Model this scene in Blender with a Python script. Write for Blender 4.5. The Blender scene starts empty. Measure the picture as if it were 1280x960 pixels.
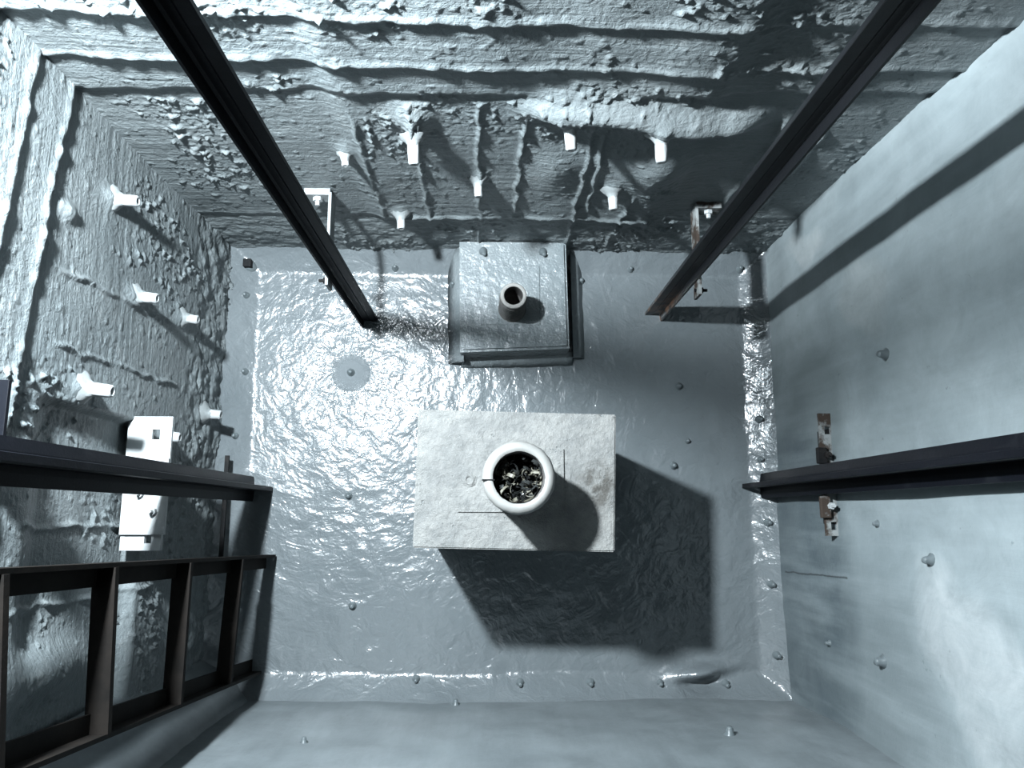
import bpy, bmesh, math, random
import numpy as np
from mathutils import Vector, Matrix

random.seed(7)
scene = bpy.context.scene
C = bpy.context.collection

# ------------------------------------------------------------------ camera
F_PX, CAM_Z, NADIR = 950.0, 2.4, (615.0, 645.0)
n = Vector(((NADIR[0] - 640) / F_PX, (480 - NADIR[1]) / F_PX, -1.0)).normalized()
Zc = -n
Xc = (Vector((1, 0, 0)) - n[0] * n).normalized()
Yc = Zc.cross(Xc)
cam_data = bpy.data.cameras.new('camera')
cam_data.sensor_width = 36.0
cam_data.lens = 36.0 * F_PX / 1280.0
cam_data.clip_start = 0.02
cam = bpy.data.objects.new('camera', cam_data)
cam.matrix_world = Matrix((
    (Xc[0], Xc[1], Xc[2], 0), (Yc[0], Yc[1], Yc[2], 0), (Zc[0], Zc[1], Zc[2], CAM_Z), (0, 0, 0, 1)))
C.objects.link(cam)
scene.camera = cam

# ------------------------------------------------------------------ world, lamp, exposure
w = bpy.data.worlds.new('dim_shaft')
scene.world = w
w.use_nodes = True
w.node_tree.nodes['Background'].inputs[0].default_value = (0.50, 0.62, 0.72, 1)
w.node_tree.nodes['Background'].inputs[1].default_value = 0.012
lamp = bpy.data.lights.new('work_lamp', 'SPOT')
lamp.spot_size = math.radians(150)
lamp.spot_blend = 0.25
lamp.energy = 560
lamp.color = (0.86, 0.945, 1.0)
lamp.shadow_soft_size = 0.042
lamp_o = bpy.data.objects.new('work_lamp', lamp)
lamp_o.location = (-0.62, 0.66, 1.93)
C.objects.link(lamp_o)
vs = scene.view_settings
vs.view_transform = 'Standard'
vs.look = 'None'
vs.exposure = 0.0
vs.gamma = 1.0
vs.use_curve_mapping = False


# ------------------------------------------------------------------ materials
ALB = 0.60           # overall paint darkness, one factor for every colour below


def new_mat(name):
    m = bpy.data.materials.new(name)
    m.use_nodes = True
    nt = m.node_tree
    b = nt.nodes['Principled BSDF']
    return m, nt, b


def nd(nt, kind, **kw):
    x = nt.nodes.new(kind)
    for k, v in kw.items():
        setattr(x, k, v)
    return x


def noise(nt, vec, scale, detail=4, rough=0.55, dist=0.0):
    x = nd(nt, 'ShaderNodeTexNoise')
    x.inputs['Scale'].default_value = scale
    x.inputs['Detail'].default_value = detail
    x.inputs['Roughness'].default_value = rough
    x.inputs['Distortion'].default_value = dist
    if vec is not None:
        nt.links.new(vec, x.inputs['Vector'])
    return x.outputs['Fac']


def ramp(nt, fac, stops):
    r = nd(nt, 'ShaderNodeValToRGB')
    el = r.color_ramp.elements
    while len(el) < len(stops):
        el.new(0.5)
    for e, (p, c) in zip(el, stops):
        e.position = p
        e.color = (c, c, c, 1) if not isinstance(c, tuple) else (*c, 1)
    nt.links.new(fac, r.inputs[0])
    return r.outputs['Color']


def mixc(nt, fac, a, b):
    m = nd(nt, 'ShaderNodeMix', data_type='RGBA')
    for s, v in ((m.inputs['Factor'], fac), (m.inputs[6], a), (m.inputs[7], b)):
        if isinstance(v, (int, float)):
            s.default_value = v
        elif isinstance(v, tuple):
            s.default_value = (v[0] * ALB, v[1] * ALB, v[2] * ALB, 1)
        else:
            nt.links.new(v, s)
    return m.outputs[2]


def math_(nt, op, a, b=None, c=None):
    m = nd(nt, 'ShaderNodeMath', operation=op)
    for i, v in enumerate((a, b, c)):
        if v is None:
            continue
        if isinstance(v, (int, float)):
            m.inputs[i].default_value = v
        else:
            nt.links.new(v, m.inputs[i])
    return m.outputs[0]


def bump(nt, height, strength, dist, bsdf, normal=None):
    b = nd(nt, 'ShaderNodeBump')
    b.inputs['Strength'].default_value = strength
    b.inputs['Distance'].default_value = dist
    nt.links.new(height, b.inputs['Height'])
    if normal is not None:
        nt.links.new(normal, b.inputs['Normal'])
    if bsdf is not None:
        nt.links.new(b.outputs[0], bsdf.inputs['Normal'])
    return b.outputs[0]


def obj_co(nt):
    return nd(nt, 'ShaderNodeTexCoord').outputs['Object']


def mapping(nt, vec, scale=(1, 1, 1), rot=(0, 0, 0), loc=(0, 0, 0)):
    m = nd(nt, 'ShaderNodeMapping')
    m.inputs['Scale'].default_value = scale
    m.inputs['Rotation'].default_value = rot
    m.inputs['Location'].default_value = loc
    nt.links.new(vec, m.inputs['Vector'])
    return m.outputs[0]


def mat_rough_wall():
    m, nt, b = new_mat('rough_painted_render')
    co = obj_co(nt)
    f1 = ramp(nt, noise(nt, co, 3.0, 5), [(0.3, 0.0), (0.7, 1.0)])
    col = mixc(nt, f1, (0.19, 0.222, 0.232), (0.235, 0.265, 0.272))
    f2 = ramp(nt, noise(nt, co, 22, 5, 0.65), [(0.58, 0.0), (0.75, 1.0)])
    col = mixc(nt, f2, col, (0.29, 0.32, 0.325))
    nt.links.new(col, b.inputs['Base Color'])
    b.inputs['Roughness'].default_value = 0.42
    b.inputs['Specular IOR Level'].default_value = 0.22
    st = mapping(nt, co, (3.5, 3.5, 60))
    h = math_(nt, 'ADD', math_(nt, 'MULTIPLY', noise(nt, st, 2.6, 4, 0.55), 0.75), noise(nt, co, 95, 5, 0.65, 0.8))
    h = math_(nt, 'ADD', h, math_(nt, 'MULTIPLY', noise(nt, co, 34, 3, 0.5, 1.5), 1.2))
    bump(nt, h, 0.46, 0.006, b)
    return m


def blob(nt, sep, spots):
    """sum of soft round patches on a wall plane, spots = (axis a centre, z centre, radius a, radius z)"""
    tot = None
    return tot


def mat_smooth_wall(name, lo, hi, patches=None, streak=(30, 30, 2), crack=None):
    m, nt, b = new_mat(name)
    co = obj_co(nt)
    base = ramp(nt, noise(nt, co, 2.2, 6, 0.6, 0.6), [(0.32, 0.0), (0.68, 1.0)])
    col = mixc(nt, base, tuple(c * 1.06 for c in lo), tuple(c * 1.10 for c in hi))
    if patches:
        xyz = nd(nt, 'ShaderNodeSeparateXYZ')
        wob = nd(nt, 'ShaderNodeTexNoise')
        wob.inputs['Scale'].default_value = 5.0
        wob.inputs['Detail'].default_value = 6
        nt.links.new(co, wob.inputs['Vector'])
        v = nd(nt, 'ShaderNodeVectorMath', operation='MULTIPLY_ADD')
        nt.links.new(wob.outputs['Color'], v.inputs[0])
        v.inputs[1].default_value = (0.22, 0.22, 0.22)
        nt.links.new(co, v.inputs[2])
        nt.links.new(v.outputs[0], xyz.inputs[0])
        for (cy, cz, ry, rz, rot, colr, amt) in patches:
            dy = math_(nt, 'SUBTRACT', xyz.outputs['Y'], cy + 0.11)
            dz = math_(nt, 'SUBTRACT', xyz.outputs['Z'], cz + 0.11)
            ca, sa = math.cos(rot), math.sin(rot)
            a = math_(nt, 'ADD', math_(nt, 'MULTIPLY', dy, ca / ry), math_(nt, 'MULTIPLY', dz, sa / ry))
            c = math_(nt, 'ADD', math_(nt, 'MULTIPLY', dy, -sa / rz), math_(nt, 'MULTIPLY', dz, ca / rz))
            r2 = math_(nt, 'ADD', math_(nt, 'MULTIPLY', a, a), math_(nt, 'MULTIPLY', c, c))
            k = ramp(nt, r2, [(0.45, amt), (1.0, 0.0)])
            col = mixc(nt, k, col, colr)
    stk = ramp(nt, noise(nt, mapping(nt, co, (1, 1, 0.12)), 16, 4, 0.6), [(0.42, 0.0), (0.70, 0.28)])
    mot = ramp(nt, noise(nt, co, 9, 7, 0.7, 0.5), [(0.36, 0.0), (0.66, 0.55)])
    col = mixc(nt, mot, col, tuple(c * 0.74 for c in lo))
    col = mixc(nt, stk, col, tuple(c * 1.35 for c in hi))
    if crack:
        p = nd(nt, 'ShaderNodeSeparateXYZ')
        nt.links.new(co, p.inputs[0])
        wv = math_(nt, 'MULTIPLY', math_(nt, 'SUBTRACT', noise(nt, co, 30, 2), 0.5), 0.008)
        dy = math_(nt, 'SUBTRACT', p.outputs['Y'], math_(nt, 'MULTIPLY_ADD', p.outputs['Z'], crack[1], crack[0]))
        dy = math_(nt, 'ABSOLUTE', math_(nt, 'ADD', dy, wv))
        on = math_(nt, 'LESS_THAN', math_(nt, 'ABSOLUTE', math_(nt, 'SUBTRACT', p.outputs['Z'], crack[2])), crack[3])
        k = math_(nt, 'MULTIPLY', ramp(nt, dy, [(0.0010, 0.9), (0.0028, 0.0)]), on)
        col = mixc(nt, k, col, (0.03, 0.035, 0.037))
    spk = ramp(nt, noise(nt, co, 38, 3, 0.6), [(0.70, 0.0), (0.76, 0.5)])
    col = mixc(nt, spk, col, (0.10, 0.12, 0.125))
    nt.links.new(col, b.inputs['Base Color'])
    b.inputs['Roughness'].default_value = 0.5
    b.inputs['Specular IOR Level'].default_value = 0.22
    st = mapping(nt, co, streak)
    h = math_(nt, 'ADD', noise(nt, st, 1.5, 4, 0.6), math_(nt, 'MULTIPLY', noise(nt, co, 60, 4, 0.6), 0.6))
    bump(nt, h, 0.25, 0.004, b)
    return m


def mat_floor():
    m, nt, b = new_mat('wet_brushed_coating')
    co = obj_co(nt)
    # brush strokes swirl about one spot and run out over the floor
    off = nd(nt, 'ShaderNodeVectorMath', operation='SUBTRACT')
    nt.links.new(co, off.inputs[0])
    off.inputs[1].default_value = (-0.453, 0.452, 0)
    xyz = nd(nt, 'ShaderNodeSeparateXYZ')
    nt.links.new(off.outputs[0], xyz.inputs[0])
    r = math_(nt, 'SQRT', math_(nt, 'ADD', math_(nt, 'MULTIPLY', xyz.outputs[0], xyz.outputs[0]),
                                math_(nt, 'MULTIPLY', xyz.outputs[1], xyz.outputs[1])))
    ang = math_(nt, 'ARCTAN2', xyz.outputs[1], xyz.outputs[0])
    cmb = nd(nt, 'ShaderNodeCombineXYZ')
    nt.links.new(math_(nt, 'MULTIPLY', r, 24.0), cmb.inputs[0])
    nt.links.new(math_(nt, 'MULTIPLY', math_(nt, 'COSINE', ang), 4.5), cmb.inputs[1])
    nt.links.new(math_(nt, 'MULTIPLY', math_(nt, 'SINE', ang), 4.5), cmb.inputs[2])
    swirl = noise(nt, cmb.outputs[0], 1.0, 3, 0.5, 0.8)
    lump = noise(nt, co, 14, 3, 0.5, 1.2)
    fine = noise(nt, co, 62, 2, 0.5, 0.6)
    h = math_(nt, 'ADD', math_(nt, 'MULTIPLY', swirl, ramp(nt, r, [(0.25, 1.0), (0.9, 0.35)])), math_(nt, 'MULTIPLY', lump, 1.0))
    h = math_(nt, 'ADD', h, math_(nt, 'MULTIPLY', fine, 0.28))
    h = math_(nt, 'MULTIPLY', h, ramp(nt, r, [(0.038, 0.0), (0.062, 1.0)]))
    nrm = bump(nt, h, 0.50, 0.011, b)
    nt.links.new(nrm, b.inputs['Coat Normal'])
    nt.links.new(ramp(nt, r, [(0.044, 0.0), (0.056, 0.75)]), b.inputs['Coat Weight'])
    nt.links.new(ramp(nt, r, [(0.044, 0.75), (0.056, 0.30)]), b.inputs['Roughness'])
    b.inputs['Coat Roughness'].default_value = 0.09
    f = ramp(nt, noise(nt, co, 3.0, 5), [(0.3, 0.0), (0.7, 1.0)])
    col = mixc(nt, f, (0.145, 0.168, 0.18), (0.18, 0.205, 0.217))
    nt.links.new(col, b.inputs['Base Color'])
    b.inputs['Roughness'].default_value = 0.30
    b.inputs['Specular IOR Level'].default_value = 0.28
    return m


def mat_coat(name, a, c, rough=0.4, bs=0.3, bscale=45, bdist=0.004):
    m, nt, b = new_mat(name)
    co = obj_co(nt)
    f = ramp(nt, noise(nt, co, 9, 6, 0.6), [(0.35, 0.0), (0.65, 1.0)])
    nt.links.new(mixc(nt, f, a, c), b.inputs['Base Color'])
    b.inputs['Roughness'].default_value = rough
    b.inputs['Specular IOR Level'].default_value = 0.3
    h = math_(nt, 'ADD', noise(nt, co, bscale, 5, 0.6), math_(nt, 'MULTIPLY', noise(nt, co, bscale * 0.3, 3), 1.0))
    bump(nt, h, bs, bdist, b)
    return m


def mat_pedestal():
    m, nt, b = new_mat('whitewashed_concrete')
    co = obj_co(nt)
    f = ramp(nt, noise(nt, co, 13, 8, 0.75, 0.4), [(0.40, 0.0), (0.60, 1.0)])
    col = mixc(nt, f, (0.190, 0.196, 0.193), (0.272, 0.275, 0.265))
    pit = ramp(nt, noise(nt, co, 34, 4, 0.6), [(0.66, 0.0), (0.72, 0.8)])
    col = mixc(nt, pit, col, (0.20, 0.225, 0.23))
    # grimy patch by the far side of the pipe
    d = nd(nt, 'ShaderNodeVectorMath', operation='DISTANCE')
    wob = nd(nt, 'ShaderNodeVectorMath', operation='MULTIPLY_ADD')
    nz = nd(nt, 'ShaderNodeTexNoise')
    nz.inputs['Scale'].default_value = 22
    nz.inputs['Detail'].default_value = 4
    nt.links.new(co, nz.inputs['Vector'])
    nt.links.new(nz.outputs['Color'], wob.inputs[0])
    wob.inputs[1].default_value = (0.09, 0.09, 0.0)
    nt.links.new(co, wob.inputs[2])
    nt.links.new(wob.outputs[0], d.inputs[0])
    d.inputs[1].default_value = (0.25, 0.035, 0.60)
    k = ramp(nt, d.outputs['Value'], [(0.03, 0.85), (0.075, 0.0)])
    k = math_(nt, 'MULTIPLY', k, ramp(nt, noise(nt, co, 45, 4, 0.6), [(0.40, 0.15), (0.58, 1.0)]))
    col = mixc(nt, k, col, (0.07, 0.066, 0.058))
    nt.links.new(col, b.inputs['Base Color'])
    b.inputs['Roughness'].default_value = 0.6
    b.inputs['Specular IOR Level'].default_value = 0.2
    h = math_(nt, 'ADD', noise(nt, co, 32, 6, 0.65), math_(nt, 'MULTIPLY', pit, -0.4))
    bump(nt, h, 0.8, 0.013, b)
    return m


def mat_steel(name, dark, rust, lo, hi, rough=0.35, metallic=0.0):
    m, nt, b = new_mat(name)
    co = obj_co(nt)
    f = ramp(nt, noise(nt, co, 14, 7, 0.65), [(lo, 0.0), (hi, 1.0)])
    nt.links.new(mixc(nt, f, dark, rust), b.inputs['Base Color'])
    b.inputs['Roughness'].default_value = rough
    b.inputs['Metallic'].default_value = metallic
    b.inputs['Specular IOR Level'].default_value = 0.07
    bump(nt, noise(nt, co, 160, 4, 0.6), 0.15, 0.002, b)
    return m


def mat_rail_rusty():
    m, nt, b = new_mat('greased_black_rail_rusty_foot')
    co = obj_co(nt)
    xyz = nd(nt, 'ShaderNodeSeparateXYZ')
    nt.links.new(co, xyz.inputs[0])
    low = ramp(nt, xyz.outputs['Z'], [(0.02, 1.0), (0.30, 0.0)])
    f = ramp(nt, noise(nt, co, 20, 5, 0.6), [(0.46, 0.0), (0.54, 1.0)])
    nt.links.new(mixc(nt, math_(nt, 'MULTIPLY', f, low), (0.006, 0.007, 0.009), (0.22, 0.12, 0.07)), b.inputs['Base Color'])
    b.inputs['Roughness'].default_value = 0.38
    bump(nt, noise(nt, co, 160, 4, 0.6), 0.15, 0.002, b)
    return m


M = dict(
    rough=mat_rough_wall(),
    right=mat_smooth_wall('patchy_smooth_wall', (0.225, 0.268, 0.282), (0.30, 0.345, 0.358), [
        (-0.36, 0.55, 0.30, 0.34, 0.2, (0.16, 0.192, 0.203), 0.75),

        (-0.31, 0.99, 0.30, 0.125, -0.76, (0.45, 0.485, 0.495), 0.75),  # paler slanting patch, higher up toward the front
        (0.52, 0.66, 0.10, 0.16, 0.5, (0.35, 0.385, 0.388), 0.7),
        (0.75, 0.36, 0.06, 0.14, 0.2, (0.40, 0.435, 0.44), 0.7),
        (0.26, 0.36, 0.22, 0.22, 0.3, (0.145, 0.178, 0.182), 0.75),
        (-0.16, 0.35, 0.22, 0.22, 0.0, (0.165, 0.20, 0.212), 0.7),
        (-0.20, 0.16, 0.60, 0.38, 0.0, (0.065, 0.088, 0.102), 0.85),  # broad darker patch over the lower part of the wall
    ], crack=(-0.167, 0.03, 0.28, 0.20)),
    front=mat_smooth_wall('smooth_painted_wall', (0.16, 0.188, 0.20), (0.22, 0.25, 0.263), None, (14, 14, 2)),
    floor=mat_floor(),
    pedestal=mat_pedestal(),
    coated=mat_coat('grey_coating', (0.22, 0.255, 0.268), (0.275, 0.31, 0.322), 0.15, 0.8, 34, 0.008),
    coated_stud=mat_coat('grey_coating_on_stud', (0.12, 0.145, 0.155), (0.17, 0.20, 0.21), 0.35, 0.3, 90, 0.002),
    bracket_grey=mat_coat('grey_bracket_paint', (0.20, 0.225, 0.23), (0.34, 0.365, 0.37), 0.5, 0.4, 60, 0.003),
    white=mat_coat('white_paint', (0.42, 0.45, 0.46), (0.52, 0.545, 0.55), 0.45, 0.3, 40, 0.003),
    pipe_white=mat_coat('chalky_white_paint', (0.26, 0.262, 0.25), (0.34, 0.342, 0.33), 0.5, 0.25, 50, 0.002),
    rail=mat_steel('greased_black_steel', (0.006, 0.007, 0.010), (0.018, 0.020, 0.024), 0.55, 0.75, 0.42),
    rail_rusty=mat_rail_rusty(),
    rust=mat_steel('rusty_steel', (0.007, 0.0066, 0.0062), (0.017, 0.014, 0.012), 0.35, 0.7, 0.7),
    rust_plate=mat_steel('rust_and_flaking_paint', (0.06, 0.046, 0.038), (0.30, 0.32, 0.32), 0.46, 0.56, 0.6),
    dark=mat_steel('blackened_steel', (0.012, 0.013, 0.014), (0.035, 0.032, 0.03), 0.5, 0.7, 0.5),
    pipe_in=mat_steel('rusty_pipe_bore', (0.10, 0.10, 0.10), (0.22, 0.21, 0.20), 0.4, 0.65, 0.5),
    wet_dark=mat_coat('wet_dark_curl', (0.02, 0.022, 0.022), (0.06, 0.065, 0.065), 0.12, 0.2),
    thread_dark=mat_steel('dull_thread_steel', (0.10, 0.102, 0.10), (0.18, 0.178, 0.17), 0.4, 0.65, 0.4),
    thread=mat_steel('bare_pipe_steel', (0.36, 0.36, 0.345), (0.52, 0.51, 0.49), 0.4, 0.65, 0.45),
    shaving=mat_coat('pale_curl', (0.13, 0.125, 0.10), (0.28, 0.27, 0.22), 0.5, 0.2),
)


# ------------------------------------------------------------------ helpers
def link_mesh(name, verts, faces, mat, parent=None, smooth=False):
    me = bpy.data.meshes.new(name)
    me.from_pydata(verts, [], faces)
    me.materials.append(mat)
    if smooth:
        me.polygons.foreach_set('use_smooth', [True] * len(me.polygons))
    me.update()
    o = bpy.data.objects.new(name, me)
    C.objects.link(o)
    if parent is not None:
        o.parent = parent
    return o


def obj(name, bm, mat, parent=None, smooth=False):
    bmesh.ops.recalc_face_normals(bm, faces=bm.faces)
    me = bpy.data.meshes.new(name)
    bm.to_mesh(me)
    bm.free()
    me.materials.append(mat)
    if smooth:
        me.polygons.foreach_set('use_smooth', [True] * len(me.polygons))
    o = bpy.data.objects.new(name, me)
    C.objects.link(o)
    if parent is not None:
        o.parent = parent
    return o


def thing(name, label, cat, loc, group=None):
    o = bpy.data.objects.new(name, None)
    o.empty_display_size = 0.05
    o.location = loc
    C.objects.link(o)
    return tag(o, label, cat, group)


def tag(o, label, cat, group=None):
    o['label'] = label
    o['category'] = cat
    if group:
        o['group'] = group
    return o


def structure(o):
    o['kind'] = 'structure'
    return o


def add_box(bm, lo, hi, bev=0.0):
    r = bmesh.ops.create_cube(bm, size=1.0)
    vs_ = r['verts']
    lo, hi = Vector(lo), Vector(hi)
    for v in vs_:
        v.co = Vector([(lo[i] + hi[i]) / 2 + v.co[i] * (hi[i] - lo[i]) for i in range(3)])
    if bev:
        es = list({e for v in vs_ for e in v.link_edges})
        bmesh.ops.bevel(bm, geom=es, offset=bev, segments=2, affect='EDGES', profile=0.6)


def box(name, lo, hi, mat, parent=None, bev=0.0):
    bm = bmesh.new()
    add_box(bm, lo, hi, bev)
    return obj(name, bm, mat, parent)


def frame(axis):
    a = Vector(axis).normalized()
    u = a.orthogonal().normalized()
    return a, u, a.cross(u)


def add_lathe(bm, prof, axis=(0, 0, 1), org=(0, 0, 0), seg=24, jit=0.0, closed=False):
    """profile of (radius, height) spun round axis; radius 0 closes to a point"""
    a, u, v = frame(axis)
    org = Vector(org)
    rings = []
    for r, h in prof:
        if r <= 1e-6:
            rings.append([bm.verts.new(org + a * h)])
        else:
            ring = []
            for k in range(seg):
                t = 2 * math.pi * k / seg
                rr = r * (1 + random.uniform(-jit, jit))
                ring.append(bm.verts.new(org + a * h + (u * math.cos(t) + v * math.sin(t)) * rr))
            rings.append(ring)
    pairs = list(zip(rings[:-1], rings[1:]))
    if closed:
        pairs.append((rings[-1], rings[0]))
    for p, q in pairs:
        for k in range(seg):
            l = (k + 1) % seg
            if len(p) == 1 and len(q) == 1:
                continue
            if len(p) == 1:
                bm.faces.new((p[0], q[k], q[l]))
            elif len(q) == 1:
                bm.faces.new((p[k], p[l], q[0]))
            else:
                bm.faces.new((p[k], p[l], q[l], q[k]))


def lathe(name, prof, mat, parent=None, axis=(0, 0, 1), org=(0, 0, 0), seg=24, jit=0.0, smooth=True, closed=False):
    bm = bmesh.new()
    add_lathe(bm, prof, axis, org, seg, jit, closed)
    return obj(name, bm, mat, parent, smooth)


# value noise on arrays ------------------------------------------------
def vnoise(x, y, seed=0):
    xi, yi = np.floor(x).astype(np.int64), np.floor(y).astype(np.int64)
    fx, fy = x - xi, y - yi
    fx, fy = fx * fx * (3 - 2 * fx), fy * fy * (3 - 2 * fy)

    def hsh(i, j):
        v = (i * 374761393 + j * 668265263 + seed * 1442695041) & 0xFFFFFFFF
        v = ((v ^ (v >> 13)) * 1274126177) & 0xFFFFFFFF
        return ((v ^ (v >> 16)) & 0xFFFFFF) / float(0xFFFFFF)
    a, b = hsh(xi, yi), hsh(xi + 1, yi)
    c, d = hsh(xi, yi + 1), hsh(xi + 1, yi + 1)
    return (a * (1 - fx) + b * fx) * (1 - fy) + (c * (1 - fx) + d * fx) * fy


def fbm(x, y, seed=0, octv=4):
    t, amp, tot = 0, 1.0, 0
    for k in range(octv):
        t = t + amp * vnoise(x * 2 ** k, y * 2 ** k, seed + k * 17)
        tot += amp
        amp *= 0.55
    return t / tot


def sstep(x, a, b):
    t = np.clip((x - a) / (b - a), 0, 1)
    return t * t * (3 - 2 * t)


def grid(name, A, B, pos, mat):
    """A, B: 1-D parameters; pos(a, b) -> x, y, z arrays"""
    a, b = np.meshgrid(A, B, indexing='ij')
    x, y, z = pos(a, b)
    v = np.stack([x, y, z], -1).reshape(-1, 3)
    na, nb = len(A), len(B)
    i = np.arange((na - 1))[:, None] * nb + np.arange(nb - 1)[None, :]
    f = np.stack([i, i + nb, i + nb + 1, i + 1], -1).reshape(-1, 4)
    me = bpy.data.meshes.new(name)
    me.vertices.add(len(v))
    me.vertices.foreach_set('co', v.astype(np.float32).ravel())
    me.loops.add(f.size)
    me.loops.foreach_set('vertex_index', f.astype(np.int32).ravel())
    me.polygons.add(len(f))
    me.polygons.foreach_set('loop_start', np.arange(0, f.size, 4, dtype=np.int32))
    me.polygons.foreach_set('use_smooth', np.ones(len(f), dtype=bool))
    me.update(calc_edges=True)
    me.validate()
    me.materials.append(mat)
    o = bpy.data.objects.new(name, me)
    C.objects.link(o)
    return structure(o)


# ------------------------------------------------------------------ the pit shell
XL, XR, YB, YF = -0.84, 0.885, 0.85, -0.53          # wall planes
ZTOP = 2.6


def common_relief(s, z, seed):
    ridges = (fbm(s * 6, z * 95, seed, 3) - 0.5) * 0.0016          # trowel combing along the wall
    und = (fbm(s * 3.2, z * 3.2, seed + 3, 3) - 0.5) * 0.014
    n1 = fbm(s * 62, z * 62, seed + 5, 3)
    blobs = np.clip(n1 - 0.63, 0, 1) * 0.030
    patchy = sstep(fbm(s * 4.5, z * 4.5, seed + 9, 2), 0.50, 0.66)
    n2 = fbm(s * 130, z * 130, seed + 6, 2)
    grit = np.clip(n2 - 0.52, 0, 1) * 0.007 * patchy
    return ridges * (1.1 - 0.6 * patchy) + und + blobs * (0.35 + patchy) + grit


def seam(s, z, s0, z0, z1, lean, amp, wid, seed):
    c = s0 + lean * (z - z0) + (vnoise(z * 22, z * 0 + seed, seed) - 0.5) * 0.012
    k = np.exp(-((s - c) / wid) ** 2)
    m = sstep(z, z0 - 0.02, z0 + 0.02) * (1 - sstep(z, z1 - 0.02, z1 + 0.02))
    return amp * k * m * (0.4 + 1.2 * vnoise(z * 30, z * 0 + seed + 2, seed + 4))


def lip(s, z, zl, depth, seed, wid=0.010, bead=0.004):
    zz = zl + (fbm(s * 16, s * 0 + seed, seed, 3) - 0.5) * 0.014
    depth = depth * (0.45 + 1.1 * fbm(s * 5, s * 0 + seed, seed + 8, 2))
    return depth * sstep(z, zz, zz + wid) + bead * np.exp(-((z - zz - 0.014) / 0.010) ** 2) * (
        0.3 + 1.4 * vnoise(s * 45, s * 0 + seed + 1, seed + 2))


def bulge(s, z, s0, z0, rs, rz, amp):
    return amp * np.exp(-((s - s0) / rs) ** 2 - ((z - z0) / rz) ** 2)


def rel_left(y, z):
    d = common_relief(y, z, 11)
    d = d + lip(y, z, 0.985 + 0.13 * (0.85 - y), 0.007, 31)
    d = d + lip(y, z, 1.104 + 0.14 * (0.85 - y), 0.0055, 33)
    d = d + lip(y, z, 1.24 + 0.10 * (0.85 - y), 0.006, 35)
    low = 1 - sstep(z, 0.26, 0.36)
    d = d + low * (fbm(y * 26, z * 26, 41, 4) - 0.55) * 0.022      # rough low course
    d = d + seam(y, z, 0.34, 0.40, 0.95, -0.03, 0.006, 0.004, 51)
    d = d + seam(y, z, 0.50, 0.42, 0.98, -0.05, 0.005, 0.004, 53)
    d = d + seam(y, z, -0.02, 0.35, 1.0, 0.0, 0.006, 0.005, 55)
    d = d + seam(y, z, -0.17, 0.35, 1.0, 0.0, 0.006, 0.005, 57)
    d = d - 0.030 * (1 - sstep(y, 0.21, 0.225)) * sstep(z, 0.52, 0.56) * (1 - sstep(z, 0.9, 1.0))
    d = d + bulge(y, z, -0.30, 0.86, 0.05, 0.13, 0.045)
    for (yy, zz) in ((0.687, 0.805), (0.506, 0.666), (0.255, 0.861), (0.523, 0.407), (0.199, 0.461), (0.292, 0.199)):
        d = d + bulge(y, z, yy, zz, 0.022, 0.03, 0.012)
    d = d + bulge(y, z, 0.592, 0.957, 0.018, 0.03, 0.014)
    return d


def rel_back(x, z):
    d = common_relief(x, z, 71)
    d = d + lip(x, z, 0.986 + 0.02 * x, 0.010, 81, 0.03, 0.003)
    d = d + lip(x, z, 1.096 + 0.0 * x, 0.0075, 83)
    d = d + lip(x, z, 1.238 + 0.0 * x, 0.007, 85)
    part = sstep(x, -0.36, -0.30) * (1 - sstep(x, 0.42, 0.5)) * 0.8 + 0.2
    d = d + lip(x, z, 0.325 + 0.0 * x, 0.014, 87, 0.012, 0.006) * part
    d = d + (1 - sstep(z, 0.28, 0.36)) * (fbm(x * 24, z * 30, 89, 4) - 0.5) * 0.010
    for i, (s0, z0, z1, ln, amp) in enumerate(((-0.31, 0.35, 0.9, 0.01, 0.007), (-0.18, 0.30, 0.95, 0.0, 0.011), (-0.04, 0.1, 0.95, 0.01, 0.010),
                                               (0.06, 0.38, 0.9, 0.01, 0.010), (0.23, 0.02, 0.86, -0.01, 0.012), (0.26, 0.4, 0.8, -0.02, 0.010),
                                               (0.36, 0.1, 0.5, 0.02, 0.011), (0.64, 0.3, 0.9, 0.0, 0.010), (0.74, 0.4, 0.85, 0.0, 0.009))):
        d = d + seam(x, z, s0, z0, z1, ln, amp * 0.7, 0.005, 91 + i * 3)
    sag = 0.905 + 0.03 * np.sin(x * 9)
    d = d + 0.046 * np.exp(-((z - sag - 0.025) / 0.04) ** 2) * sstep(x, 0.02, 0.14) * (1 - sstep(x, 0.50, 0.62))
    d = d - 0.016 * np.exp(-((z - 0.80) / 0.07) ** 2) * sstep(x, 0.10, 0.2) * (1 - sstep(x, 0.45, 0.55))
    d = d + bulge(x, z, 0.40, 0.68, 0.07, 0.13, 0.028) + bulge(x, z, 0.15, 0.66, 0.05, 0.10, 0.015)
    d = d + bulge(x, z, -0.176, 0.90, 0.045, 0.05, 0.022)
    for (xx, zz) in ((-0.176, 0.875), (0.164, 0.897), (0.356, 0.912), (-0.04, 0.606), (0.305, 0.567), (-0.26, 0.382), (-0.35, 0.728)):
        d = d + bulge(x, z, xx, zz, 0.02, 0.028, 0.012)
    return d


zs = np.concatenate([np.arange(-0.04, 1.46, 0.004), np.arange(1.46, ZTOP + 0.01, 0.05)])
grid('wall_left', np.arange(YF - 0.04, YB + 0.05, 0.004), zs, lambda y, z: (XL + rel_left(y, z), y, z), M['rough'])
grid('wall_back', np.arange(XL - 0.05, XR + 0.06, 0.004), zs, lambda x, z: (x, YB - rel_back(x, z), z), M['rough'])


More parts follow.
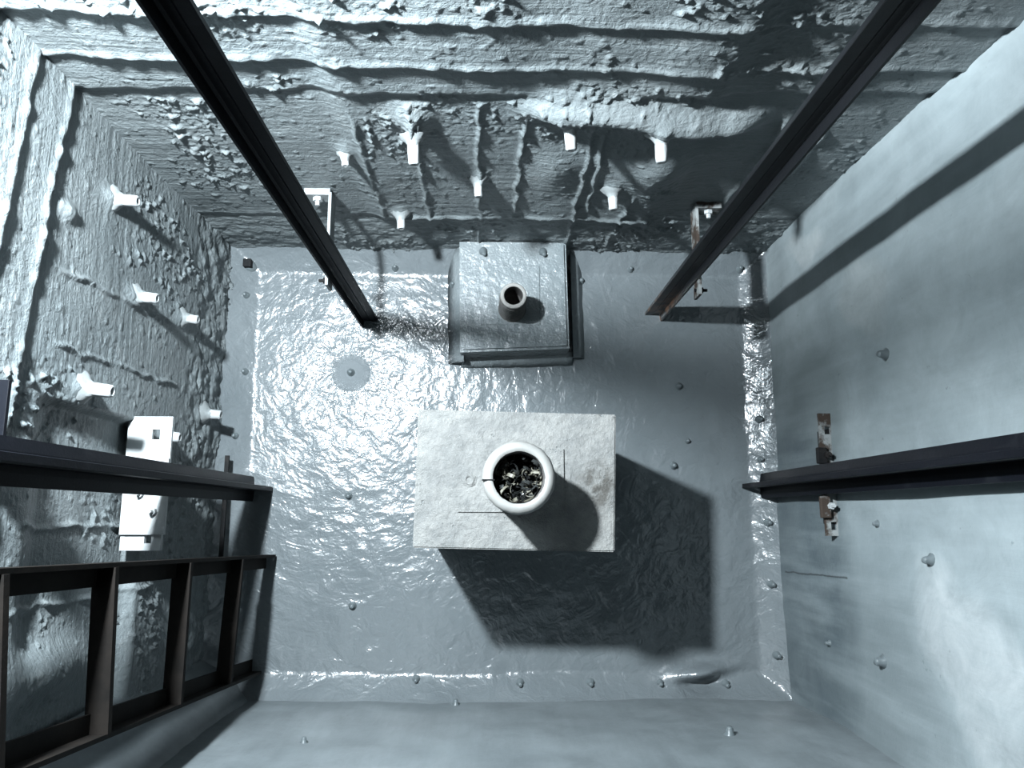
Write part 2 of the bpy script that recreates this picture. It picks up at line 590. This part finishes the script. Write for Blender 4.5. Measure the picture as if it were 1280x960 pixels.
def rel_smooth(s, z, seed):
    return (fbm(s * 2.5, z * 2.5, seed, 3) - 0.5) * 0.022 + (fbm(s * 18, z * 12, seed + 2, 3) - 0.5) * 0.004


zs2 = np.concatenate([np.arange(-0.04, 1.46, 0.02), np.arange(1.46, ZTOP + 0.01, 0.08)])
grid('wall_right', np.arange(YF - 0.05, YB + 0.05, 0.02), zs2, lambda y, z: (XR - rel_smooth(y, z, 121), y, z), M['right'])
zs3 = np.arange(-0.04, 1.30, 0.02)
grid('wall_front', np.arange(XL - 0.04, XR + 0.05, 0.02), zs3, lambda x, z: (x, YF + rel_smooth(x, z, 131), z), M['front'])


def floor_h(x, y):
    j = (fbm(x * 7, y * 7, 151, 3) - 0.5) * 0.016
    h = 0 * x
    for d, wd, top in ((x - XL, 0.085, 0.055), (XR - x, 0.075, 0.05), (YB - y, 0.070, 0.045), (y - YF, 0.065, 0.05)):
        t = np.clip(1 - (d + j) / wd, 0, 1.6)
        h = np.maximum(h, top * t * (0.75 + 0.25 * t))
    h = h + (fbm(x * 5, y * 5, 153, 3) - 0.5) * 0.012 + (fbm(x * 22, y * 22, 155, 3) - 0.5) * 0.0045
    # hump by the front cove, long axis along x
    c = -0.462 + 0.10 * (x - 0.62)
    h = h + 0.055 * np.exp(-((x - 0.62) / 0.080) ** 2 - ((y - c) / 0.020) ** 2)
    h = h - 0.035 * np.exp(-((x - 0.64) / 0.075) ** 2 - ((y - c + 0.040) / 0.022) ** 2)
    return h


grid('floor', np.arange(XL - 0.03, XR + 0.035, 0.0075), np.arange(YF - 0.03, YB + 0.035, 0.0075),
     lambda x, y: (x, y, floor_h(x, y)), M['floor'])


def fz(x, y):
    return float(floor_h(np.array([[x]]), np.array([[y]]))[0, 0])


# rounded mortar pilaster filling the corner behind the ladder
tt = np.linspace(0, 1, 14)


def corner_pos(t, z):
    wob = (fbm(t * 6, z * 6, 161, 3) - 0.5) * 0.02
    x = XL - 0.02 + (0.165 + wob) * t ** 0.8
    y = YF - 0.03 + (0.15 + wob) * (1 - t) ** 0.8
    return x, y, z


grid('trim_1', tt, np.arange(-0.03, 1.29, 0.02), corner_pos, M['front'])


# ------------------------------------------------------------------ pedestals
H1 = 0.59
top = [(-0.178, 0.252), (0.298, 0.241), (0.287, -0.083), (-0.184, -0.073)]
ped = thing('concrete_pedestal', 'tall whitewashed concrete block carrying the wide white pipe', 'pedestal', (0.05, 0.08, 0))
bm = bmesh.new()
vt = [bm.verts.new((x - 0.05, y - 0.08, H1)) for x, y in top]
vb = [bm.verts.new((x - 0.05, y - 0.08, -0.02)) for x, y in top]
bm.faces.new(vt)
bm.faces.new(vb[::-1])
for k in range(4):
    bm.faces.new((vt[k], vb[k], vb[(k + 1) % 4], vt[(k + 1) % 4]))
bmesh.ops.bevel(bm, geom=[e for e in bm.edges if e.verts[0].co.z > 0.3 or e.verts[1].co.z > 0.3], offset=0.003, segments=2, affect='EDGES')
obj('block', bm, M['pedestal'], ped)
# embedded plate, tilted a touch so that two of its edges stand clear
bm = bmesh.new()
add_box(bm, (-0.131, -0.071, H1 - 0.006), (0.120, 0.078, H1 + 0.0015), 0.001)
for v in bm.verts:
    if v.co.z > H1:
        v.co.z += 0.003 * (1 if v.co.x > 0 else 0) + 0.0025 * (1 if v.co.y < 0 else 0)
obj('embedded_plate', bm, M['pedestal'], ped)
lathe('bolt_head', [(0.020, 0), (0.018, 0.003), (0.013, 0.002), (0.012, 0.005), (0.008, 0.0055), (0.006, 0.001), (0, 0.001)], M['pedestal'], ped,
      org=(-0.104, 0.004, H1 + 0.001), seg=16)

# wide pipe on the tall pedestal
pz = H1 + 0.0075
pipe = thing('steel_pipe', 'short thick-walled white pipe with a dark bore, upright on the whitewashed pedestal', 'pipe', (0.0565, 0.0805, pz))
R_o, R_i, HP = 0.077, 0.0555, 0.19
lathe('pipe_wall', [(R_o - 0.004, 0), (R_o - 0.004, HP - 0.045), (R_o, HP - 0.035), (R_o + 0.001, HP - 0.014), (R_o - 0.004, HP - 0.004), (R_o - 0.011, HP),
                    (R_i + 0.004, HP), (R_i, HP - 0.003)], M['pipe_white'], pipe, seg=56, jit=0.010)
prof = [(R_i, HP - 0.003)]
for k in range(7):
    z0 = HP - 0.008 - k * 0.007
    prof += [(R_i + 0.0016, z0), (R_i - 0.0012, z0 - 0.0035)]
prof += [(R_i - 0.001, 0.06), (R_i - 0.001, 0.03), (0, 0.03)]
lathe('threaded_bore', prof, M['pipe_in'], pipe, seg=48)
box('crack', (-R_o - 0.001, -0.007, HP - 0.006), (-R_i + 0.004, -0.004, HP + 0.0006), M['dark'], pipe)

# curled shavings inside the pipe: nobody could count them
bm = bmesh.new()
rnd = random.Random(3)
for k in range(130):
    r = 0.049 * math.sqrt(rnd.random())
    a = rnd.uniform(0, 6.28)
    c = Vector((r * math.cos(a), r * math.sin(a), HP - 0.060 + rnd.uniform(-0.018, 0.020)))
    rad, wd = rnd.uniform(0.007, 0.020), rnd.uniform(0.003, 0.009)
    ax, u, v = frame((rnd.gauss(0, 1), rnd.gauss(0, 1), rnd.gauss(0, 1.2)))
    t0, span = rnd.uniform(0, 6.28), rnd.uniform(1.2, 3.6)
    prev = None
    for q in range(8):
        t = t0 + span * q / 7
        p = c + (u * math.cos(t) + v * math.sin(t)) * rad + ax * (q * 0.0008)
        lim = math.hypot(p.x, p.y)
        if lim > 0.051:
            p.x *= 0.051 / lim
            p.y *= 0.051 / lim
        rim = (u * math.cos(t) + v * math.sin(t)) * 0.0008
        cur = [bm.verts.new(p - ax * wd / 2), bm.verts.new(p + ax * wd / 2), bm.verts.new(p + ax * wd / 2 + rim), bm.verts.new(p - ax * wd / 2 + rim)]
        if prev:
            for s in range(4):
                bm.faces.new((prev[s], prev[(s + 1) % 4], cur[(s + 1) % 4], cur[s]))
        prev = cur
deb = obj('debris', bm, M['shaving'])
deb.data.materials.append(M['wet_dark'])
for i_, p_ in enumerate(deb.data.polygons):
    if (i_ // 28) % 5 < 3:
        p_.material_index = 1
deb.location = (0.0565, 0.0805, pz)
tag(deb, 'curled dark and pale shavings heaped inside the bore of the wide white pipe', 'debris')
deb['kind'] = 'stuff'
lathe('sludge', [(0, HP - 0.074), (0.03, HP - 0.077), (R_i - 0.002, HP - 0.08), (R_i - 0.002, 0.031), (0, 0.031)], M['dark'], pipe, seg=24)

# low pedestal against the back wall
H2 = 0.125
low = thing('concrete_plinth', 'low grey-coated concrete plinth against the back wall, under the narrow pipe', 'plinth', (0.07, 0.68, 0))
lt = [(-0.106, 0.850), (0.229, 0.850), (0.236, 0.508), (-0.100, 0.494)]
bm = bmesh.new()
vt = [bm.verts.new((x - 0.07, y - 0.68, H2)) for x, y in lt]
vb = [bm.verts.new((x - 0.07, y - 0.68, -0.02)) for x, y in lt]
bm.faces.new(vt)
bm.faces.new(vb[::-1])
for k in range(4):
    bm.faces.new((vt[k], vb[k], vb[(k + 1) % 4], vt[(k + 1) % 4]))
bmesh.ops.bevel(bm, geom=[e for e in bm.edges if min(v.co.z for v in e.verts) > 0.05], offset=0.008, segments=2, affect='EDGES')
bmesh.ops.subdivide_edges(bm, edges=[e for e in bm.edges], cuts=2, use_grid_fill=True)
obj('block', bm, M['coated'], low)


def wedge(name, p0, p1, out, h, wdt):
    """sloped mortar fillet along the foot from p0 to p1"""
    N_ = 14
    V, Fc = [], []
    for i in range(N_ + 1):
        t = i / N_
        p = Vector(p0) * (1 - t) + Vector(p1) * t
        k = 1 + 0.04 * math.sin(i * 1.7) * random.random()
        o = Vector(out)
        V += [p + Vector((0, 0, h)) - o * 0.01, p + o * wdt * 0.35 * k + Vector((0, 0, h * 0.62)), p + o * wdt * k + Vector((0, 0, -0.004)), p - o * 0.01 + Vector((0, 0, -0.01))]
    for i in range(N_):
        for s in range(3):
            Fc.append((4 * i + s, 4 * i + s + 1, 4 * i + 5 + s, 4 * i + 4 + s))
    Fc += [(0, 3, 2, 1), (4 * N_, 4 * N_ + 1, 4 * N_ + 2, 4 * N_ + 3)]
    return link_mesh(name, [tuple(v) for v in V], Fc, M['coated'], low, True)


wedge('mortar_fillet', (0.190, 0.17, 0), (0.196, -0.180, 0), (1, 0, 0), 0.045, 0.035)
wedge('mortar_fillet', (0.185, -0.172, 0), (-0.17, -0.186, 0), (0.04, -1, 0), 0.030, 0.034)
wedge('mortar_fillet', (-0.17, -0.200, 0), (-0.176, 0.17, 0), (-1, 0, 0), 0.085, 0.045)
box('embedded_plate', (-0.108, -0.100, H2 - 0.004), (0.075, 0.09, H2 + 0.003), M['coated'], low, 0.001)

sp = thing('threaded_pipe', 'narrow upright pipe stub with a screw thread, on the low grey plinth', 'pipe', (0.0595, 0.630, H2 + 0.002))
HS, ro, ri = 0.148, 0.0385, 0.0275
prof = [(ro + 0.006, 0), (ro - 0.001, 0.006)]
for k in range(9):
    z0 = 0.012 + k * 0.0135
    prof += [(ro + 0.0022, z0), (ro + 0.0018, z0 + 0.003), (ro - 0.0035, z0 + 0.006), (ro - 0.0035, z0 + 0.0095)]
prof += [(ro - 0.003, HS - 0.014)]
lathe('threaded_wall', prof, M['thread_dark'], sp, seg=40, smooth=False)
lathe('rim', [(ro - 0.003, HS - 0.014), (ro, HS - 0.012), (ro, HS - 0.003), (ro - 0.002, HS), (ri + 0.002, HS), (ri, HS - 0.002)], M['thread'], sp, seg=40)
prof = [(ri, HS - 0.002)]
for k in range(8):
    z0 = HS - 0.008 - k * 0.009
    prof += [(ri + 0.002, z0), (ri - 0.0015, z0 - 0.0045)]
prof += [(ri, 0.02), (0, 0.02)]
lathe('threaded_bore', prof, M['pipe_in'], sp, seg=40)


# ------------------------------------------------------------------ guide rails (T section)
def rail(label, loc, head, bw, depth, ft, ht, mat, z0, ztop=2.45):
    """loc = middle of the flange back; head = unit vector the blade points to"""
    t = thing('guide_rail', label, 'rail', (loc[0], loc[1], z0), 'steel guide rails')
    h = Vector((head[0], head[1], 0)).normalized()
    s = Vector((-h.y, h.x, 0))
    L = ztop - z0

    def prism(name, pts, mt):
        bm = bmesh.new()
        lo = [bm.verts.new(h * a + s * b) for a, b in pts]
        hi = [bm.verts.new(h * a + s * b + Vector((0, 0, L))) for a, b in pts]
        bm.faces.new(lo)
        bm.faces.new(hi[::-1])
        k = len(pts)
        for i in range(k):
            bm.faces.new((lo[i], hi[i], hi[(i + 1) % k], lo[(i + 1) % k]))
        return obj(name, bm, mt, t)
    b = bw / 2
    prism('flange', [(0, -b), (0, b), (ft * 0.7, b), (ft, b * 0.45), (ft, -b * 0.45), (ft * 0.7, -b)], mat)
    n_ = ht * 0.30
    m_ = ht / 2
    prism('blade', [(ft, -n_ * 1.5), (ft + 0.006, -n_), (depth * 0.52, -n_), (depth * 0.60, -m_), (depth - 0.001, -m_), (depth, -m_ + 0.001),
                    (depth, m_ - 0.001), (depth - 0.001, m_), (depth * 0.60, m_), (depth * 0.52, n_), (ft + 0.006, n_), (ft, n_ * 1.5)], mat)
    return t


rail('black steel T-section rail bolted to the white painted bracket plate above the ladder side', (-0.748, 0.0825), (1, 0), 0.076, 0.068, 0.010, 0.014, M['rail'], 0.0)
rail('black steel T-section rail on the smooth wall, opposite the ladder', (0.850, 0.093), (-1, 0), 0.076, 0.062, 0.010, 0.014, M['rail'], 0.0)
rail('slim black T-section rail by the back wall, its foot in the wettest glittering floor', (-0.424, 0.625), (1, 0), 0.050, 0.052, 0.007, 0.010, M['rail'], 0.0)
rail('slim black T-section rail by the back wall with orange rust on its foot', (0.552, 0.652), (-1, 0), 0.050, 0.054, 0.007, 0.010, M['rail_rusty'], 0.0)


def bolt(parent, org, axis, r=0.011, mat=None, name='bolt'):
    lathe(name, [(r * 0.55, -0.012), (r * 0.55, 0), (r, 0), (r, 0.010), (r * 0.55, 0.010), (r * 0.5, 0.022), (0, 0.022)], mat or M['white'], parent, axis, org, 6, smooth=False)


def slot_plate(name, lo, hi, slots, mat, parent):
    """flat horizontal plate with oblong through slots (cx, cy, half length along x, half width)"""
    (x0, y0, z0), (x1, y1, z1) = lo, hi
    ys = sorted({y0, y1} | {c[1] - c[3] for c in slots} | {c[1] + c[3] for c in slots})
    bm = bmesh.new()
    for a, b in zip(ys[:-1], ys[1:]):
        mid = (a + b) / 2
        hole = [c for c in slots if c[1] - c[3] < mid < c[1] + c[3]]
        if not hole:
            add_box(bm, (x0, a, z0), (x1, b, z1))
        else:
            c = hole[0]
            k = c[3] * 0.6
            for (ax, bx, s) in ((x0, c[0] - c[2], 1), (c[0] + c[2], x1, -1)):
                add_box(bm, (ax, a, z0), (bx, b, z1))
    bmesh.ops.remove_doubles(bm, verts=bm.verts, dist=0.0002)
    return obj(name, bm, mat, parent)


# brackets on the side walls
lb = thing('rail_bracket', 'white painted slotted bracket plate on the rough wall behind the rail by the ladder', 'bracket', (-0.80, 0.08, 0.60))
slot_plate('top_plate', (-0.052, -0.122, 0.0), (0.050, 0.150, 0.008), [(0.014, 0.108, 0.009, 0.012)], M['white'], lb)
slot_plate('lower_plate', (-0.048, -0.158, -0.012), (0.040, 0.04, -0.001), [(0.010, -0.132, 0.008, 0.010)], M['white'], lb)
box('wall_leg', (-0.052, -0.158, -0.075), (-0.042, 0.150, 0.0), M['white'], lb)
bolt(lb, (0.022, -0.07, 0.008), (0, 0, 1), 0.009)
bolt(lb, (-0.01, -0.03, 0.008), (0, 0, 1), 0.008)
box('rail_clip', (0.030, 0.003, 0.008), (0.0505, 0.052, 0.016), M['white'], lb, 0.002)

ub = thing('rail_bracket', 'blackened bracket end high on the rough wall, higher than the white slotted plate', 'bracket', (-0.80, 0.17, 1.20))
box('top_plate', (-0.06, -0.05, -0.008), (0.038, 0.042, 0.0), M['rail'], ub, 0.001)
box('wall_leg', (-0.06, -0.05, -0.07), (-0.03, 0.042, -0.008), M['dark'], ub, 0.001)

rb = thing('rail_bracket', 'rusty flaking bracket on the smooth wall behind the rail opposite the ladder', 'bracket', (0.868, 0.10, 0.44))
slot_plate('top_plate', (-0.016, -0.150, 0.0), (0.022, 0.165, 0.008), [(0.006, 0.120, 0.008, 0.010), (0.006, -0.125, 0.008, 0.010)], M['rust_plate'], rb)
box('wall_leg', (0.012, -0.120, -0.07), (0.022, 0.125, 0.0), M['dark'], rb)
box('rail_clip', (-0.030, 0.033, 0.008), (-0.004, 0.075, 0.020), M['dark'], rb, 0.003)
box('rail_clip', (-0.030, -0.105, 0.008), (-0.004, -0.05, 0.020), M['rust_plate'], rb, 0.003)
bolt(rb, (-0.005, 0.055, 0.020), (0, 0, 1), 0.009, M['dark'])
bolt(rb, (-0.005, -0.075, 0.020), (0, 0, 1), 0.009, M['white'])


def back_bracket(label, x, sgn, mat, z):
    """angle on the back wall: a leg bolted to the wall and a plate standing out along -y; sgn = side the wall leg turns to"""
    t = thing('rail_bracket', label, 'bracket', (x, 0.84, z))
    box('wall_leg', (min(0, sgn * 0.068), -0.010, -0.05), (max(0, sgn * 0.068), 0.020, 0.0), mat, t, 0.001)
    box('arm_plate', (-0.004, -0.255, -0.055), (0.004, -0.002, -0.001), mat, t, 0.001)
    bolt(t, (sgn * 0.036, -0.010, -0.020), (0, -1, 0), 0.012, M['white'])
    bolt(t, (sgn * 0.004, -0.235, -0.03), (sgn, 0, 0), 0.009, M['dark'], 'clip_bolt')
    bolt(t, (sgn * 0.004, -0.150, -0.03), (sgn, 0, 0), 0.008, M['dark'], 'clip_bolt')
    return t


back_bracket('white angle bracket on the back wall holding the slim rail nearest the wettest floor', -0.4285, -1, M['bracket_grey'], 0.51)
back_bracket('chipped white angle bracket on the back wall holding the rust-footed slim rail', 0.5565, 1, M['rust_plate'], 0.45)

# foot strip behind the rail by the ladder
fs = box('foot_bar', (-0.806, -0.15, 0.075), (-0.794, 0.18, 0.083), M['dark'])
tag(fs, 'thin dark steel strip low on the floor edge behind the rail by the ladder', 'bar')


# ------------------------------------------------------------------ ladder in the corner
lad = thing('pit_ladder', 'rusty steel ladder standing upright near the rough wall and front corner', 'ladder', (-0.68, -0.28, 0))
TOPL = 1.75


def bar_between(name, p, q, ex, ey, mat, parent):
    """bar of rectangular section (ex along x, ey along y) from p to q"""
    bm = bmesh.new()
    p, q = Vector(p), Vector(q)
    r = [bm.verts.new(c + Vector((a * ex / 2, b * ey / 2, 0))) for c in (p, q) for a, b in ((-1, -1), (1, -1), (1, 1), (-1, 1))]
    bm.faces.new(r[:4][::-1])
    bm.faces.new(r[4:])
    for k in range(4):
        bm.faces.new((r[k], r[(k + 1) % 4], r[4 + (k + 1) % 4], r[4 + k]))
    return obj(name, bm, mat, parent)


def st_y(z, far):            # stringer positions lean together a little with height
    return (0.160 + 0.035 * z) if far else (-0.178 + 0.09 * z)


def st_x(z, far):
    return 0.005 if far else (-0.02 + 0.035 * z)


for far in (True, False):
    sgn = 1 if far else -1
    p0 = Vector((st_x(0, far), st_y(0, far), 0.01))
    p1 = Vector((st_x(TOPL, far), st_y(TOPL, far), TOPL))
    s_ = bar_between('stringer', p0, p1, 0.034, 0.008, M['rust'], lad)
    bar_between('stringer_flange', p0 + Vector((-0.014, -sgn * 0.02, 0)), p1 + Vector((-0.014, -sgn * 0.02, 0)), 0.006, 0.034, M['rust'], s_)
for z in (0.325, 0.68, 1.02, 1.33, 1.66):
    ya, yb = st_y(z, True), st_y(z, False)
    xa, xb = st_x(z, True), st_x(z, False)
    bm = bmesh.new()
    V = []
    for (xx, yy) in ((xa, ya - 0.004), (xb, yb + 0.004)):
        for dx, dz in ((-0.020, -0.010), (0.020, -0.010), (0.020, 0.003), (-0.020, 0.003)):
            V.append(bm.verts.new((xx + dx, yy, z + dz)))
    bm.faces.new(V[:4])
    bm.faces.new(V[4:][::-1])
    for k in range(4):
        bm.faces.new((V[k], V[4 + k], V[4 + (k + 1) % 4], V[(k + 1) % 4]))
    obj('rung', bm, M['rust'], lad)


# ------------------------------------------------------------------ tie stubs on the rough walls
def wall_d(fn, s, z):
    return float(fn(np.array([[s]]), np.array([[z]]))[0, 0])


def stub(label, side, s, z, ln, r, lean=0.0):
    if side == 'left':
        base, ax = (XL + wall_d(rel_left, s, z) - 0.012, s, z), (1, -0.1, lean)
    else:
        base, ax = (s, YB - wall_d(rel_back, s, z) + 0.012, z), (0.05, -1, lean)
    t = thing('wall_stub', label, 'stub', base, 'coated tie stubs on the rough walls')
    lathe('rod', [(r * 1.05, 0.0), (r * 1.05, ln * 0.6), (r * 0.98, ln * 0.85), (r * 1.0, ln), (r * 0.8, ln + 0.003), (r * 0.5, ln + 0.002), (r * 0.4, ln - 0.003), (0, ln - 0.003)], M['white'], t, ax, seg=16, jit=0.10)
    lathe('mortar_collar', [(r * 2.6, 0.002), (r * 2.1, 0.010), (r * 1.5, 0.015), (r * 1.2, 0.021), (r * 0.98, 0.028)], M['bracket_grey'], t, ax, seg=18, jit=0.12)


stub('white stub on the ladder-side wall, highest up near the back corner', 'left', 0.692, 0.790, 0.055, 0.0125)
stub('white stub on the ladder-side wall halfway between the back corner and the slotted plate', 'left', 0.510, 0.650, 0.052, 0.0120)
stub('thick white stub on the ladder-side wall just over the slotted white plate', 'left', 0.257, 0.845, 0.062, 0.0135)
stub('short stub low on the ladder-side wall, below and nearer the floor than its twin', 'left', 0.525, 0.395, 0.045, 0.0120)
stub('stubby pale peg low on the ladder-side wall beside the floor cove', 'left', 0.294, 0.190, 0.050, 0.0130)
stub('lumpy stub on the ladder-side wall right beside the slotted white plate', 'left', 0.201, 0.450, 0.045, 0.0125)
stub('bright white stub high on the back wall, nearest the slim rail without rust', 'back', -0.176, 0.860, 0.062, 0.0120, -0.2)
stub('white stub at the middle of the back wall under a smeared mortar ledge', 'back', 0.165, 0.885, 0.060, 0.0125, -0.25)
stub('white stub under the mortar ledge closest to the rust-footed slim rail', 'back', 0.357, 0.900, 0.060, 0.0125, -0.25)
stub('small stub on the back wall above the low plinth', 'back', -0.040, 0.597, 0.048, 0.0105, -0.1)
stub('stub on the back wall between the plinth and the rust-footed rail', 'back', 0.307, 0.558, 0.055, 0.0120, -0.1)
stub('flat pale stub low on the back wall between slim rail and plinth', 'back', -0.260, 0.374, 0.048, 0.0110)
stub('tiny knob on the back wall close to the white angle bracket', 'back', -0.350, 0.720, 0.036, 0.0085)


# ------------------------------------------------------------------ small coated studs
def stud_mesh():
    bm = bmesh.new()
    add_lathe(bm, [(0.0165, -0.010), (0.015, 0.0), (0.0095, 0.005), (0.0082, 0.016), (0.0062, 0.0195), (0, 0.0205)], seg=12, jit=0.07)
    bmesh.ops.recalc_face_normals(bm, faces=bm.faces)
    me = bpy.data.meshes.new('floor_stud')
    bm.to_mesh(me)
    bm.free()
    me.materials.append(M['coated_stud'])
    me.polygons.foreach_set('use_smooth', [True] * len(me.polygons))
    return me


STUD = stud_mesh()


def stud(label, loc, axis=(0, 0, 1), sc=1.0, group='coated studs on the floor', name='floor_stud'):
    o = bpy.data.objects.new(name, STUD)
    o.location = loc
    o.rotation_euler = Vector(axis).to_track_quat('Z', 'Y').to_euler()
    o.scale = (sc * 0.78,) * 3
    C.objects.link(o)
    return tag(o, label, 'stud', group)


for label, x, y, sc in (
    ('grey stud in the cove under the back wall, beside the rust-free slim rail', -0.320, 0.800, 1.0),
    ('grey stud in the rough-wall cove, nearest the back corner', -0.796, 0.700, 1.0),
    ('grey stud in the rough-wall cove, second from the back corner', -0.786, 0.450, 1.0),
    ('stud at the centre of the swirled glittering floor patch', -0.453, 0.452, 1.1),
    ('stud in the rough-wall cove close to the pale low peg', -0.800, 0.245, 0.9),
    ('stud on the glittering floor level with the rail by the ladder', -0.446, 0.061, 1.0),
    ('stud on open wet floor between ladder and front cove', -0.422, -0.269, 1.1),
    ('stud in the front cove, first from the ladder corner', -0.224, -0.482, 1.0),
    ('stud in the front cove, second from the ladder corner', 0.086, -0.492, 1.1),
    ('stud in the front cove, third from the ladder corner', 0.297, -0.493, 1.1),
    ('stud in the front cove, fourth from the ladder corner, before the hump', 0.506, -0.494, 1.0),
    ('stud in the front cove just past the shadowed hump', 0.707, -0.500, 1.1),
    ('stud in the back cove between the plinth and the rust-footed rail', 0.452, 0.800, 0.9),
    ('stud in the gap right beside the dark slit of the low plinth', 0.290, 0.762, 1.1),
    ('stud in the back cove at the smooth-wall corner', 0.815, 0.805, 1.1),
    ('stud on floor midway between the rust-footed rail and the tall pedestal', 0.601, 0.412, 1.1),
    ('smaller of two neighbouring studs beside the tall pedestal', 0.622, 0.235, 0.8),
    ('larger of two neighbouring studs, at the edge of the pedestal shadow', 0.574, 0.157, 1.1),
    ('stud in the smooth-wall cove, first on the back side of the rail there', 0.850, 0.302, 1.1),
    ('stud in the smooth-wall cove tucked against the rail foot', 0.846, 0.175, 0.9),
    ('stud in the smooth-wall cove, first in front of the rail there', 0.858, -0.020, 1.1),
    ('stud in the smooth-wall cove, second in front of the rail there', 0.858, -0.206, 1.1),
    ('stud in the smooth-wall cove, last before the front corner', 0.862, -0.414, 1.1),
    ('small stud in the mortar fillet on the ladder side of the low plinth', -0.130, 0.737, 0.9),
):
    z = fz(x, y) + (0.035 if 'mortar fillet' in label else 0)
    stud(label, (x, y, z), sc=sc)
stud('stud at the back edge of the low plinth, on its ladder side', (-0.030, 0.812, H2 + 0.003), (0.2, -0.7, 0.7), 1.1)
stud('stud at the back edge of the low plinth, on its rust-rail side', (0.157, 0.812, H2 + 0.003), (0.2, -0.7, 0.7), 1.1)
cb = thing('corner_peg', 'dark square-headed peg in the back corner of the floor by the rough wall', 'peg', (-0.790, 0.800, fz(-0.79, 0.80)))
box('head', (-0.012, -0.012, 0.012), (0.014, 0.014, 0.032), M['dark'], cb, 0.003)
lathe('collar', [(0.022, -0.006), (0.018, 0.004), (0.009, 0.016), (0, 0.016)], M['coated_stud'], cb, seg=12, jit=0.08)


def wd2(s, z, seed):
    return float(rel_smooth(np.array([[s]]), np.array([[z]]), seed)[0, 0])


for label, y, z, sc in (
    ('broken mortar stud on the smooth wall between rust-footed rail and bracket', 0.359, 0.746, 1.3),
    ('stud on the smooth wall beside the pale patch, past the rail', -0.088, 0.849, 1.2),
    ('crusted stud low on the smooth wall toward the front corner', -0.324, 0.626, 1.4),
    ('smallest stud on the smooth wall, nearest the front cove', -0.329, 0.340, 0.8),
    ('pale little stud on the smooth wall next to the rusty bracket end', -0.018, 0.640, 0.8),
):
    stud(label, (XR - wd2(y, z, 121), y, z), (-1, 0, 0.1), sc, 'studs on the smooth walls', 'wall_stud')
for label, x, z, sc in (
    ('broad stud on the front wall below the shadowed hump', 0.580, 0.448, 1.3),
    ('small crooked stud at the foot of the front wall', -0.102, 0.085, 1.0),
    ('faint stud on the front wall on the ladder side', -0.448, 0.448, 0.9),
):
    stud(label, (x, YF + wd2(x, z, 131), z), (0, 1, 0.1), sc, 'studs on the smooth walls', 'wall_stud')
